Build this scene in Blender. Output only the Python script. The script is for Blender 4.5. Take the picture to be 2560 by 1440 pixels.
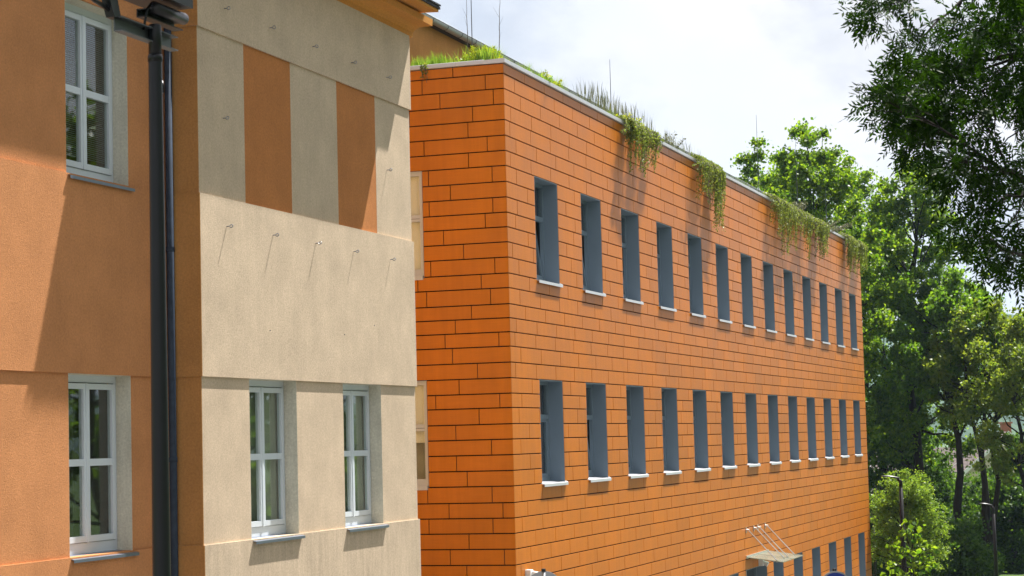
import bpy, math, random
import numpy as np
from mathutils import Vector, Matrix
random.seed(7); rng = np.random.default_rng(11)
S = bpy.context.scene
for o in list(bpy.data.objects): bpy.data.objects.remove(o)
R = math.radians

# ------------------------------------------------------------------ camera
CAM = Vector((-34.070, -11.423, -6.494))
YAW, PIT, ROL = R(18.4488), R(4.27777), R(-1.46290)
F = Vector((math.cos(PIT)*math.cos(YAW), math.cos(PIT)*math.sin(YAW), math.sin(PIT)))
Rt = Vector((math.sin(YAW), -math.cos(YAW), 0)); Up = Rt.cross(F)
R2 = math.cos(ROL)*Rt + math.sin(ROL)*Up; U2 = -math.sin(ROL)*Rt + math.cos(ROL)*Up
cd = bpy.data.cameras.new('camera'); cam = bpy.data.objects.new('camera', cd); S.collection.objects.link(cam)
cam.matrix_world = Matrix(((R2.x, U2.x, -F.x, CAM.x), (R2.y, U2.y, -F.y, CAM.y), (R2.z, U2.z, -F.z, CAM.z), (0, 0, 0, 1)))
cd.sensor_width = 36; cd.lens = 71.785; cd.clip_start = 0.1; cd.clip_end = 6000
cd.dof.use_dof = True; cd.dof.focus_distance = 40; cd.dof.aperture_fstop = 8.0
S.camera = cam
S.render.resolution_x, S.render.resolution_y = 1024, 576

# ------------------------------------------------------------------ sky and sun
SUN = Vector((2.95, -1.0, 5.75)).normalized()
W = bpy.data.worlds.new('World'); S.world = W; W.use_nodes = True
nt = W.node_tree; nt.nodes.clear()
def N(t, typ, **kw):
    n = t.nodes.new(typ)
    for k, v in kw.items():
        if k.startswith('i_'):
            key = k[2:]; key = int(key) if key.isdigit() else key.replace('_', ' ')
            n.inputs[key].default_value = v
        else: setattr(n, k, v)
    return n
sky = N(nt, 'ShaderNodeTexSky', sky_type='NISHITA', sun_disc=False)
sky.sun_elevation = math.asin(SUN.z); sky.sun_rotation = math.atan2(SUN.x, SUN.y); sky.altitude = 300; sky.dust_density = 1.5
tc = N(nt, 'ShaderNodeTexCoord')
mp = N(nt, 'ShaderNodeMapping'); mp.inputs['Scale'].default_value = (1, 1, 1.7)
nz = N(nt, 'ShaderNodeTexNoise', i_Scale=4.6, i_Detail=8.0, i_Roughness=0.52, i_Distortion=0.25)
rp = N(nt, 'ShaderNodeValToRGB'); rp.color_ramp.elements[0].position = 0.36; rp.color_ramp.elements[1].position = 0.64
rp.color_ramp.elements[0].color = (.72, .72, .72, 1); rp.color_ramp.elements[1].color = (1, 1, 1, 1)
nz2 = N(nt, 'ShaderNodeTexNoise', i_Scale=7.0, i_Detail=9.0, i_Roughness=0.55)
rp2 = N(nt, 'ShaderNodeValToRGB'); rp2.color_ramp.elements[0].position = 0.44; rp2.color_ramp.elements[1].position = 0.58
rp2.color_ramp.elements[0].color = (4.95, 5.0, 5.35, 1); rp2.color_ramp.elements[1].color = (6.9, 6.75, 6.8, 1)
mx = N(nt, 'ShaderNodeMix', data_type='RGBA')
bg = N(nt, 'ShaderNodeBackground', i_Strength=0.05); wo = N(nt, 'ShaderNodeOutputWorld')
L = nt.links.new
L(tc.outputs['Generated'], mp.inputs[0]); L(mp.outputs[0], nz.inputs['Vector']); L(mp.outputs[0], nz2.inputs['Vector'])
L(nz.outputs[0], rp.inputs[0]); L(nz2.outputs[0], rp2.inputs[0])
L(rp.outputs[0], mx.inputs[0]); L(sky.outputs[0], mx.inputs[6]); L(rp2.outputs[0], mx.inputs[7])
L(mx.outputs[2], bg.inputs[0]); L(bg.outputs[0], wo.inputs[0])
sl = bpy.data.lights.new('sun', 'SUN'); sl.energy = 5.0; sl.angle = R(0.53); sl.color = (1, .96, .9)
so = bpy.data.objects.new('sun', sl); S.collection.objects.link(so); so.rotation_euler = SUN.to_track_quat('Z', 'Y').to_euler()
so.location = (0, -10, 40)
S.view_settings.view_transform = 'Standard'; S.view_settings.look = 'None'
S.view_settings.exposure = 1.55; S.view_settings.gamma = 1.0; S.view_settings.use_curve_mapping = False
S.render.engine = 'CYCLES'
S.cycles.max_bounces = 7; S.cycles.diffuse_bounces = 3; S.cycles.glossy_bounces = 3; S.cycles.transparent_max_bounces = 10; S.cycles.volume_bounces = 0; S.cycles.transmission_bounces = 4

# ------------------------------------------------------------------ materials
def mat(name):
    m = bpy.data.materials.new(name); m.use_nodes = True; t = m.node_tree
    return m, t, t.nodes['Principled BSDF'], t.nodes['Material Output']
def plain(name, col, rough=.5, metal=0, spec=.5, noise=0, nscale=8):
    m, t, b, o = mat(name)
    b.inputs['Roughness'].default_value = rough; b.inputs['Metallic'].default_value = metal
    b.inputs['Specular IOR Level'].default_value = spec; b.inputs['Base Color'].default_value = (*col, 1)
    if noise:
        tx = N(t, 'ShaderNodeTexCoord'); n = N(t, 'ShaderNodeTexNoise', i_Scale=nscale, i_Detail=6.0)
        mr = N(t, 'ShaderNodeMapRange'); mr.inputs[3].default_value = 1-noise; mr.inputs[4].default_value = 1+noise
        mm = N(t, 'ShaderNodeMix', data_type='RGBA', blend_type='MULTIPLY'); mm.inputs[0].default_value = 1
        mm.inputs[6].default_value = (*col, 1)
        t.links.new(tx.outputs['Object'], n.inputs['Vector']); t.links.new(n.outputs[0], mr.inputs[0])
        t.links.new(mr.outputs[0], mm.inputs[7]); t.links.new(mm.outputs[2], b.inputs['Base Color'])
    return m
def stucco(name, col, streak=.032, dirt=.15):
    m, t, b, o = mat(name); K = t.links.new
    g = N(t, 'ShaderNodeNewGeometry')
    fine = N(t, 'ShaderNodeTexNoise', i_Scale=36.0, i_Detail=4.0, i_Roughness=.7)
    blot = N(t, 'ShaderNodeTexNoise', i_Scale=1.6, i_Detail=7.0, i_Roughness=.62)
    mpp = N(t, 'ShaderNodeMapping'); mpp.inputs['Scale'].default_value = (9, 9, 1.1)
    st = N(t, 'ShaderNodeTexNoise', i_Scale=1.6, i_Detail=5.0, i_Roughness=.6)
    K(g.outputs['Position'], fine.inputs['Vector']); K(g.outputs['Position'], blot.inputs['Vector'])
    K(g.outputs['Position'], mpp.inputs[0]); K(mpp.outputs[0], st.inputs['Vector'])
    def rng_(src, a, lo=.3, hi=.7):
        r = N(t, 'ShaderNodeMapRange'); r.inputs[1].default_value = lo; r.inputs[2].default_value = hi
        r.inputs[3].default_value = 1-a; r.inputs[4].default_value = 1+a; K(src, r.inputs[0]); return r.outputs[0]
    def mul(a, c):
        q = N(t, 'ShaderNodeMath', operation='MULTIPLY'); K(a, q.inputs[0]); K(c, q.inputs[1]); return q.outputs[0]
    v = mul(mul(rng_(fine.outputs[0], .16), rng_(blot.outputs[0], dirt*.8)), rng_(st.outputs[0], streak))
    mm = N(t, 'ShaderNodeMix', data_type='RGBA', blend_type='MULTIPLY'); mm.inputs[0].default_value = 1
    mm.inputs[6].default_value = (*col, 1); K(v, mm.inputs[7]); K(mm.outputs[2], b.inputs['Base Color'])
    bp = N(t, 'ShaderNodeBump', i_Strength=.8, i_Distance=.006)
    f2 = N(t, 'ShaderNodeTexNoise', i_Scale=85.0, i_Detail=3.0, i_Roughness=.6); K(g.outputs['Position'], f2.inputs['Vector'])
    K(f2.outputs[0], bp.inputs['Height']); K(bp.outputs[0], b.inputs['Normal'])
    b.inputs['Roughness'].default_value = .92; b.inputs['Specular IOR Level'].default_value = .15
    return m
def panel_mat(name, col):
    m, t, b, o = mat(name); K = t.links.new
    g = N(t, 'ShaderNodeNewGeometry')
    mr = N(t, 'ShaderNodeMapRange'); mr.inputs[3].default_value = .89; mr.inputs[4].default_value = 1.06
    K(g.outputs['Random Per Island'], mr.inputs[0])
    mpp = N(t, 'ShaderNodeMapping'); mpp.inputs['Scale'].default_value = (1.2, 1.2, 30)
    st = N(t, 'ShaderNodeTexNoise', i_Scale=2.0, i_Detail=5.0, i_Roughness=.6)
    K(g.outputs['Position'], mpp.inputs[0]); K(mpp.outputs[0], st.inputs['Vector'])
    bl = N(t, 'ShaderNodeTexNoise', i_Scale=.9, i_Detail=6.0); K(g.outputs['Position'], bl.inputs['Vector'])
    def r2(src, a):
        r = N(t, 'ShaderNodeMapRange'); r.inputs[1].default_value = .3; r.inputs[2].default_value = .7
        r.inputs[3].default_value = 1-a; r.inputs[4].default_value = 1+a; K(src, r.inputs[0]); return r.outputs[0]
    q = N(t, 'ShaderNodeMath', operation='MULTIPLY'); K(mr.outputs[0], q.inputs[0]); K(r2(st.outputs[0], .05), q.inputs[1])
    mv = N(t, 'ShaderNodeMapping'); mv.inputs['Scale'].default_value = (5, 5, .35)
    sv = N(t, 'ShaderNodeTexNoise', i_Scale=1.5, i_Detail=5.0, i_Roughness=.65); K(g.outputs['Position'], mv.inputs[0]); K(mv.outputs[0], sv.inputs['Vector'])
    qv = N(t, 'ShaderNodeMath', operation='MULTIPLY'); K(q.outputs[0], qv.inputs[0]); K(r2(sv.outputs[0], .07), qv.inputs[1]); q = qv
    q2 = N(t, 'ShaderNodeMath', operation='MULTIPLY'); K(q.outputs[0], q2.inputs[0]); K(r2(bl.outputs[0], .09), q2.inputs[1])
    mm = N(t, 'ShaderNodeMix', data_type='RGBA', blend_type='MULTIPLY'); mm.inputs[0].default_value = 1
    mm.inputs[6].default_value = (*col, 1); K(q2.outputs[0], mm.inputs[7]); K(mm.outputs[2], b.inputs['Base Color'])
    b.inputs['Roughness'].default_value = .42; b.inputs['Specular IOR Level'].default_value = .22
    b.inputs['Sheen Weight'].default_value = .007; b.inputs['Sheen Roughness'].default_value = .55
    r3 = N(t, 'ShaderNodeMapRange'); r3.inputs[3].default_value = .36; r3.inputs[4].default_value = .5
    K(bl.outputs[0], r3.inputs[0]); K(r3.outputs[0], b.inputs['Roughness'])
    return m
def glass(name, tint=(.90, .93, .90)):
    m, t, b, o = mat(name); t.nodes.remove(b); K = t.links.new
    tr = N(t, 'ShaderNodeBsdfTransparent'); tr.inputs[0].default_value = (*tint, 1)
    gl = N(t, 'ShaderNodeBsdfGlossy', i_Roughness=.02); gl.inputs[0].default_value = (.95, .97, 1, 1)
    lw = N(t, 'ShaderNodeLayerWeight', i_Blend=.5); pw = N(t, 'ShaderNodeMath', operation='POWER'); pw.inputs[1].default_value = 5; K(lw.outputs['Facing'], pw.inputs[0])
    fr = N(t, 'ShaderNodeMath', operation='MULTIPLY_ADD'); fr.inputs[1].default_value = .94; fr.inputs[2].default_value = .045; K(pw.outputs[0], fr.inputs[0]); ms = N(t, 'ShaderNodeMixShader')
    K(fr.outputs[0], ms.inputs[0]); K(tr.outputs[0], ms.inputs[1]); K(gl.outputs[0], ms.inputs[2]); K(ms.outputs[0], o.inputs[0])
    return m
def dusty(name):
    m, t, b, o = mat(name); K = t.links.new
    b.inputs['Base Color'].default_value = (.30, .32, .26, 1); b.inputs['Roughness'].default_value = .2
    tr = N(t, 'ShaderNodeBsdfTransparent'); tr.inputs[0].default_value = (.7, .78, .72, 1)
    g = N(t, 'ShaderNodeNewGeometry'); n = N(t, 'ShaderNodeTexNoise', i_Scale=3.0, i_Detail=6.0); K(g.outputs['Position'], n.inputs[0])
    r_ = N(t, 'ShaderNodeMapRange'); r_.inputs[3].default_value = .25; r_.inputs[4].default_value = .75; K(n.outputs[0], r_.inputs[0])
    ms = N(t, 'ShaderNodeMixShader'); K(r_.outputs[0], ms.inputs[0]); K(tr.outputs[0], ms.inputs[1]); K(b.outputs[0], ms.inputs[2]); K(ms.outputs[0], o.inputs[0])
    return m
def leafmat(name, a, b_, trans=.45, gloss=.25, tcol=None):
    m, t, b, o = mat(name); K = t.links.new
    g = N(t, 'ShaderNodeNewGeometry'); mm = N(t, 'ShaderNodeMix', data_type='RGBA')
    mm.inputs[6].default_value = (*a, 1); mm.inputs[7].default_value = (*b_, 1)
    K(g.outputs['Random Per Island'], mm.inputs[0]); K(mm.outputs[2], b.inputs['Base Color'])
    b.inputs['Roughness'].default_value = .45; b.inputs['Specular IOR Level'].default_value = gloss
    tl = N(t, 'ShaderNodeBsdfTranslucent'); tm = N(t, 'ShaderNodeMix', data_type='RGBA', blend_type='MULTIPLY')
    tm.inputs[0].default_value = 1; tm.inputs[7].default_value = (*(tcol or (2.2, 2.0, .8)), 1)
    K(mm.outputs[2], tm.inputs[6]); K(tm.outputs[2], tl.inputs[0])
    ms = N(t, 'ShaderNodeMixShader'); ms.inputs[0].default_value = trans
    K(b.outputs[0], ms.inputs[1]); K(tl.outputs[0], ms.inputs[2]); K(ms.outputs[0], o.inputs[0])
    return m
def tiles_mat(name, col):
    m, t, b, o = mat(name); K = t.links.new
    g = N(t, 'ShaderNodeNewGeometry'); w = N(t, 'ShaderNodeTexWave', i_Scale=1.6, bands_direction='Z'); K(g.outputs['Position'], w.inputs[0])
    n = N(t, 'ShaderNodeTexNoise', i_Scale=3.0); K(g.outputs['Position'], n.inputs[0])
    mm = N(t, 'ShaderNodeMix', data_type='RGBA'); mm.inputs[6].default_value = (*[c*.55 for c in col], 1); mm.inputs[7].default_value = (*col, 1)
    K(w.outputs[1], mm.inputs[0]); K(mm.outputs[2], b.inputs['Base Color']); b.inputs['Roughness'].default_value = .8
    return m
M = {}
M['beige'] = stucco('beige_stucco', (.54, .425, .308))
M['orange'] = stucco('orange_stucco', (.50, .218, .088), .02)
M['stripe'] = stucco('stripe_stucco', (.46, .18, .055), .03)
M['ochre'] = stucco('ochre_stucco', (.42, .215, .07))
M['endwall'] = stucco('yellow_bounce_stucco', (.85, .58, .27))  # bright yellow invented for this unseen wall, bounces warm light onto the orange panels
M['base'] = stucco('streaked_base_stucco', (.51, .405, .295), .10)
M['cornice'] = stucco('cornice_paint', (.60, .27, .06), .03, .05)
M['rear'] = stucco('rear_stucco', (.52, .24, .075), .06)
M['revealp'] = stucco('reveal_paint', (.58, .56, .47), .05)
M['panel'] = panel_mat('orange_panel', (.505, .145, .0003))
M['joint'] = plain('panel_backing', (.022, .004, .002), .9, 0, .1)
M['pvc'] = plain('white_pvc', (.60, .655, .72), .34, 0, .5, .06, 4)
M['greyframe'] = plain('grey_metal_paint', (.18, .235, .295), .38, 0, .5, .04, 3)
M['mauve'] = plain('mauve_metal', (.50, .49, .51), .45)
M['zinc'] = plain('zinc_coping', (.52, .53, .56), .42, .35, .5, .07, 2)
M['sill'] = plain('pale_metal_sill', (.58, .60, .64), .4, .2)
M['sillg'] = plain('weathered_sill', (.17, .20, .26), .32, .55, .5, .15, 9)
M['darkmetal'] = plain('dark_paint', (.006, .007, .009), .34, 0, .35, .2, 14)
M['channel'] = plain('galvanised_channel', (.13, .14, .15), .5, .5, .5, .2, 20)
M['pipe'] = plain('slate_pipe', (.036, .05, .075), .7, 0, .08, .45, 12)
M['gutter'] = plain('zinc_gutter', (.36, .37, .38), .35, .6, .5, .12, 6)
M['tile'] = plain('dark_roof_edge', (.03, .028, .03), .7, 0, .3, .3, 9)
M['glass'] = glass('window_glass'); M['canopyglass'] = dusty('canopy_glass')
M['steel'] = plain('bright_steel', (.62, .62, .62), .28, .9)
M['boltsteel'] = plain('zinc_bolt', (.30, .30, .31), .3, .6)
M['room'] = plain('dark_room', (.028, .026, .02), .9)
M['curtain'] = plain('grey_curtain', (.40, .41, .34), .9, 0, .2, .15, 3)
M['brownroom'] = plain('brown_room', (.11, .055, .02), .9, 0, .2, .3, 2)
M['blind'] = plain('cream_blind', (.74, .70, .57), .8); M['clear'] = glass('clear_glass', (.97, .98, .97))
M['slat'] = plain('blind_slat', (.24, .24, .23), .5)
M['soil'] = plain('roof_soil', (.06, .045, .03), .95, 0, .1, .3, 3)
M['bark'] = plain('bark', (.020, .016, .013), .9, 0, .2, .4, 5)
M['stem'] = plain('dry_stem', (.10, .085, .055), .8)
M['white'] = plain('white_plastic', (.75, .75, .74), .4)
M['blue'] = plain('sign_blue', (.01, .035, .28), .35)
M['signgrey'] = plain('sign_back', (.35, .36, .38), .4, .6)
M['lamphead'] = plain('lamp_head', (.02, .018, .022), .35, .1)
M['post'] = plain('lamp_post_paint', (.009, .007, .007), .5, 0, .25)
M['asphalt'] = plain('asphalt', (.055, .054, .052), .9, 0, .3, .2, 2)
M['paving'] = plain('paving', (.13, .125, .115), .85, 0, .3, .15, 1.5)
M['lawn'] = plain('lawn', (.06, .10, .025), .95, 0, .1, .35, .6)
M['hill'] = plain('wooded_hill', (.045, .075, .028), .95, 0, .05, .6, .12)
M['redtile'] = tiles_mat('red_tiles', (.10, .066, .058)); M['render'] = plain('pale_render', (.6, .52, .42), .9)
M['brick'] = plain('chimney_brick', (.32, .13, .07), .9)
M['leafA'] = leafmat('poplar_leaf', (.035, .10, .008), (.15, .235, .015), .5)
M['leafB'] = leafmat('maple_leaf', (.04, .11, .010), (.13, .235, .018), .5)
M['leafC'] = leafmat('acacia_leaf', (.07, .13, .018), (.16, .21, .03), .45)
M['leafF'] = leafmat('round_bush_leaf', (.08, .165, .02), (.19, .275, .04), .45)
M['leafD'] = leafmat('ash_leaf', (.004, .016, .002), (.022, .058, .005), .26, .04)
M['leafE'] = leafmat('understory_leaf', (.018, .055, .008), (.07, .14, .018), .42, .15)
M['grass'] = leafmat('roof_grass_blade', (.10, .22, .03), (.26, .36, .06), .4, .1, (1.6, 1.5, .7))
M['drygrass'] = leafmat('seed_grass_blade', (.07, .085, .06), (.22, .22, .13), .3, .1, (1.2, 1.2, .8))
M['weed'] = leafmat('yellow_weed', (.20, .30, .015), (.42, .44, .02), .4, .1, (1.3, 1.2, .5))
M['vine'] = leafmat('trailing_vine', (.09, .14, .025), (.25, .29, .065), .4, .2, (1.5, 1.5, .7))

# ------------------------------------------------------------------ helpers
COL = S.collection
class MB:
    def __init__(s): s.v = []; s.f = []
    def box(s, x0, x1, y0, y1, z0, z1):
        n = len(s.v)
        s.v += [(x0,y0,z0),(x1,y0,z0),(x1,y1,z0),(x0,y1,z0),(x0,y0,z1),(x1,y0,z1),(x1,y1,z1),(x0,y1,z1)]
        s.f += [(n,n+3,n+2,n+1),(n+4,n+5,n+6,n+7),(n,n+1,n+5,n+4),(n+1,n+2,n+6,n+5),(n+2,n+3,n+7,n+6),(n+3,n,n+4,n+7)]
        return s
    def poly_prism(s, prof, axis, a0, a1):
        """prof: list of 2-d points; axis 'x': (y,z); 'y': (x,z); 'z': (x,y)"""
        n = len(s.v); k = len(prof)
        for a in (a0, a1):
            for p, q in prof:
                s.v.append({'x': (a, p, q), 'y': (p, a, q), 'z': (p, q, a)}[axis])
        s.f.append(tuple(range(n, n+k))[::-1]); s.f.append(tuple(range(n+k, n+2*k)))
        for i in range(k):
            j = (i+1) % k; s.f.append((n+i, n+j, n+k+j, n+k+i))
        return s
    def tube(s, pts, rad, seg=8, cap=True):
        pts = [Vector(p) for p in pts]
        if not isinstance(rad, (list, tuple)): rad = [rad]*len(pts)
        base = len(s.v); prev = None
        for i, p in enumerate(pts):
            d = (pts[min(i+1, len(pts)-1)] - pts[max(i-1, 0)])
            d = d.normalized() if d.length > 1e-9 else Vector((0, 0, 1))
            if prev is None:
                a = d.cross(Vector((0, 0, 1)))
                if a.length < .05: a = d.cross(Vector((1, 0, 0)))
            else: a = prev - d*prev.dot(d)
            a.normalize(); prev = a; b = d.cross(a)
            for k in range(seg):
                t = 2*math.pi*k/seg; q = p + (a*math.cos(t)+b*math.sin(t))*rad[i]; s.v.append(tuple(q))
        for i in range(len(pts)-1):
            for k in range(seg):
                a0 = base+i*seg+k; a1 = base+i*seg+(k+1) % seg
                s.f.append((a0, a1, a1+seg, a0+seg))
        if cap:
            s.f.append(tuple(range(base, base+seg))[::-1]); e = base+(len(pts)-1)*seg; s.f.append(tuple(range(e, e+seg)))
        return s
    def build(s, name, m, parent=None, smooth=False):
        me = bpy.data.meshes.new(name); me.from_pydata(s.v, [], s.f); me.update()
        if smooth: me.polygons.foreach_set('use_smooth', [True]*len(me.polygons))
        me.materials.append(M[m]); return obj(name, me, parent)
def obj(name, me, parent=None):
    o = bpy.data.objects.new(name, me); COL.objects.link(o)
    if parent is not None: o.parent = parent; o.matrix_parent_inverse = parent.matrix_world.inverted() if False else Matrix.Translation(-PW(parent))
    return o
def PW(o):
    p = Vector((0, 0, 0))
    while o is not None:
        p = p + o.location + (o.matrix_parent_inverse.translation if o.parent else Vector((0, 0, 0))); o = o.parent
    return p
def empty(name, loc): 
    e = bpy.data.objects.new(name, None); COL.objects.link(e); e.location = loc; e.empty_display_size = .3; return e
def tag(o, label, cat, group=None):
    o['label'] = label; o['category'] = cat
    if group: o['group'] = group
    return o
def struct(o): o['kind'] = 'structure'; return o
def stuff(o): o['kind'] = 'stuff'; return o
def npmesh(name, verts, faces, m, parent=None):
    """verts (n,3), faces (k,4) or (k,3) numpy"""
    me = bpy.data.meshes.new(name); n = len(verts); k, c = faces.shape
    me.vertices.add(n); me.vertices.foreach_set('co', np.ascontiguousarray(verts, dtype=np.float32).ravel())
    me.loops.add(k*c); me.loops.foreach_set('vertex_index', np.ascontiguousarray(faces, dtype=np.int32).ravel())
    me.polygons.add(k); me.polygons.foreach_set('loop_start', np.arange(0, k*c, c, dtype=np.int32))
    me.update(calc_edges=True); me.materials.append(M[m]); return obj(name, me, parent)
def ground_z(x):
    if x < -34: return -8.2 + min(0.06*(-34-x), 1.5)*0
    if x < 5: return -8.2 - 4.5*(x+34)/39.0
    return -12.7 - max(0, min((x-45)*.02, 4))

# ------------------------------------------------------------------ ground
def strip(name, m, xs, y0, y1, dz, parent=None, skirt=0):
    v = []; f = []
    for x in xs: v += [(x, y0, ground_z(x)+dz), (x, y1, ground_z(x)+dz)]
    for i in range(len(xs)-1): f.append((2*i, 2*i+2, 2*i+3, 2*i+1))
    if skirt:
        n = len(v)
        for x in xs: v += [(x, y0, ground_z(x)-.02), (x, y1, ground_z(x)-.02)]
        for i in range(len(xs)-1):
            f.append((2*i, n+2*i, n+2*i+2, 2*i+2)); f.append((2*i+1, 2*i+3, n+2*i+3, n+2*i+1))
    me = bpy.data.meshes.new(name); me.from_pydata(v, [], f); me.update(); me.materials.append(M[m])
    return struct(obj(name, me, parent))
XS = [-120, -60, -34, -20, -10, 0, 5, 20, 45, 60, 90, 150, 245, 400, 3550]
strip('ground', 'lawn', XS, -1750, 2350, 0)
XR = [x for x in XS if x <= 45]
strip('pavement', 'paving', XR, -6.5, 0.4, .14, None, 1)
strip('road', 'asphalt', XR, -13.5, -6.5, .02)
strip('footpath', 'paving', XR, -16.0, -13.5, .14, None, 1)
mk = MB()
for i in range(23):
    x = -50+i*4.0; z = ground_z(x)+.026; z2 = ground_z(x+2)+.026; n = len(mk.v)
    mk.v += [(x,-10.06,z),(x+2,-10.06,z2),(x+2,-9.94,z2),(x,-9.94,z)]; mk.f.append((n,n+1,n+2,n+3))
struct(mk.build('road_marking', 'white'))
# far wooded hill, a bumpy ridge across the valley
nx, ny = 60, 90
xs = np.linspace(1400, 3500, nx); ysh = np.linspace(-1700, 2300, ny); v = []
for x in xs:
    for y in ysh:
        u = (x-1400)/2100
        ridge = 175*math.sin(min(u*1.5, 1)*math.pi/2) * (.62+.38*math.sin(y*.0017+.4)*math.cos(y*.0007))
        if y > 220: ridge *= max(.15, 1-(y-220)/1300)
        v.append((x, y, -18+ridge + 8*math.sin(x*.05+y*.08)*math.sin(y*.066-x*.02) + random.uniform(-6, 6)))
f = [(i*ny+j, (i+1)*ny+j, (i+1)*ny+j+1, i*ny+j+1) for i in range(nx-1) for j in range(ny-1)]
me = bpy.data.meshes.new('hill'); me.from_pydata(v, [], f); me.update(); me.materials.append(M['hill']); struct(obj('hill', me))

# ------------------------------------------------------------------ windows
def casement(parent, x0, x1, z0, z1, yw, depth, sillov, back='curtain', tint=None, blinds=False):
    """two-leaf white window in a wall facing -y; yw = wall face, depth = reveal depth"""
    yf = yw+depth; fw = .055; b = MB()
    b.box(x0, x0+fw, yf, yf+.07, z0, z1); b.box(x1-fw, x1, yf, yf+.07, z0, z1)
    b.box(x0+fw, x1-fw, yf, yf+.07, z1-.085, z1); b.box(x0+fw, x1-fw, yf-.002, yf+.07, z0, z0+.13)
    w = b.build('window', 'pvc', parent)
    a0, a1, c0, c1 = x0+fw+.006, x1-fw-.006, z0+.136, z1-.097; mid = (x0+x1)/2; zt = c0+(c1-c0)*.50
    for l, r_ in ((a0, mid-.004), (mid+.004, a1)):
        s = MB(); sw = .062; y0, y1 = yf-.018, yf+.045
        s.box(l, l+sw, y0, y1, c0, c1); s.box(r_-sw, r_, y0, y1, c0, c1)
        s.box(l+sw, r_-sw, y0+.001, y1, c0, c0+.07); s.box(l+sw, r_-sw, y0+.001, y1, c1-.065, c1)
        s.box(l+sw, r_-sw, y0+.003, y1, zt-.04, zt+.04)
        # bead and gasket
        s.build('sash', 'pvc', w)
        for p0, p1 in ((c0+.07, zt-.04), (zt+.04, c1-.065)):
            MB().box(l+sw, r_-sw, yf+.012, yf+.016, p0, p1).build('pane', 'glass', w)
    MB().box(mid-.022, mid+.022, yf-.026, yf-.018, c0-.004, c1+.002).build('cover_strip', 'pvc', w)
    if blinds:
        sb = MB(); z = c1-.08
        while z > c0+(.45*(c1-c0) if blinds == 'half' else .12):
            for l, r_ in ((a0+.07, mid-.07), (mid+.07, a1-.07)): sb.box(l, r_, yf+.03, yf+.048, z, z+.003)
            z -= .024
        sb.build('slat_blind', 'slat', w)
    # folded curtain and dark room behind
    cv = MB(); k = 24; yb = yf+.10
    prof = [(x0+(x1-x0)*i/k, yb+.025*math.sin(i*1.9)+.012*math.sin(i*4.3)) for i in range(k+1)]
    if back == 'curtain': prof = [p for p in prof if p[0] > x0+(x1-x0)*.05]
    n0 = 0
    for p, q in prof: cv.v += [(p, q, z0), (p, q, z1)]
    cv.f += [(2*i, 2*i+2, 2*i+3, 2*i+1) for i in range(len(prof)-1)]
    cv.build('curtain', back, w, True)
    MB().box(x0-.3, x1+.3, yf+.5, yf+.52, z0-.3, z1+.3).build('room_back', 'room', w)
    # painted reveal plates
    r_ = MB(); t = .004
    r_.box(x1-t, x1, yw+.001, yf, z0, z1); r_.box(x0, x0+t, yw+.001, yf, z0, z1); r_.box(x0+t, x1-t, yw+.001, yf, z1-t, z1)
    r_.build('reveal', 'revealp', w)
    # folded metal sill
    s = MB(); ov = sillov
    s.poly_prism([(yf, z0+.010), (yf, z0+.004), (yw, z0-.018), (yw, z0-.012)], 'x', x0+.004, x1-.004)
    s.poly_prism([(yw-.0005, z0-.012), (yw-.0005, z0-.018), (yw-ov+.003, z0-.032), (yw-ov+.003, z0-.062), (yw-ov, z0-.062), (yw-ov, z0-.027)], 'x', x0-.012, x1+.048)
    s.build('sill', 'sillg', w)
    return w

# ------------------------------------------------------------------ stucco building (left)
D0, D1 = 0.50, 0.058
XC, XE = -11.692, -4.53           # projecting block
ZT = -.05; ZL = [-1.29, -3.365, -5.615, -7.66]; ZB = -12.6
PR = .026
old = empty('stucco_building', (-9.0, 3.0, -11.0))
tag(old, 'old stucco building with orange wing, projecting beige block and orange stripes', 'building')
def wallzone(name, m, x0, x1, z0, z1, y0, thick, holes=()):
    b = MB(); xs = sorted({x0, x1, *[h for a in holes for h in a]})
    for a, c in zip(xs[:-1], xs[1:]):
        if any(a >= h0-1e-6 and c <= h1+1e-6 for h0, h1 in holes): continue
        MB().box(a, c, y0, y0+thick, z0, z1).build(name, m, old)
TK = .30
WL = (-14.045, -12.635)           # left wing windows
WA, WB = (-10.37, -8.925), (-7.35, -5.928)
LX0 = -24.0
# left wing (runs on out of the picture to the left), plane D0
HL = [WL, (WL[0]-3.0, WL[1]-3.0), (WL[0]-6.0, WL[1]-6.0)]
wallzone('wing_wall', 'orange', LX0, XC+.05, ZL[0]-.04, .30, D0-PR, TK+PR)
wallzone('wing_wall', 'orange', LX0, XC+.05, ZL[1], ZL[0]-.04, D0, TK, HL)
wallzone('wing_wall', 'orange', LX0, XC+.05, ZL[2], ZL[1], D0-PR, TK+PR)
wallzone('wing_wall', 'orange', LX0, XC+.05, ZL[3], ZL[2], D0, TK, HL)
wallzone('wing_wall', 'orange', LX0, XC+.05, ZB, ZL[3], D0-PR, TK+PR)
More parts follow.
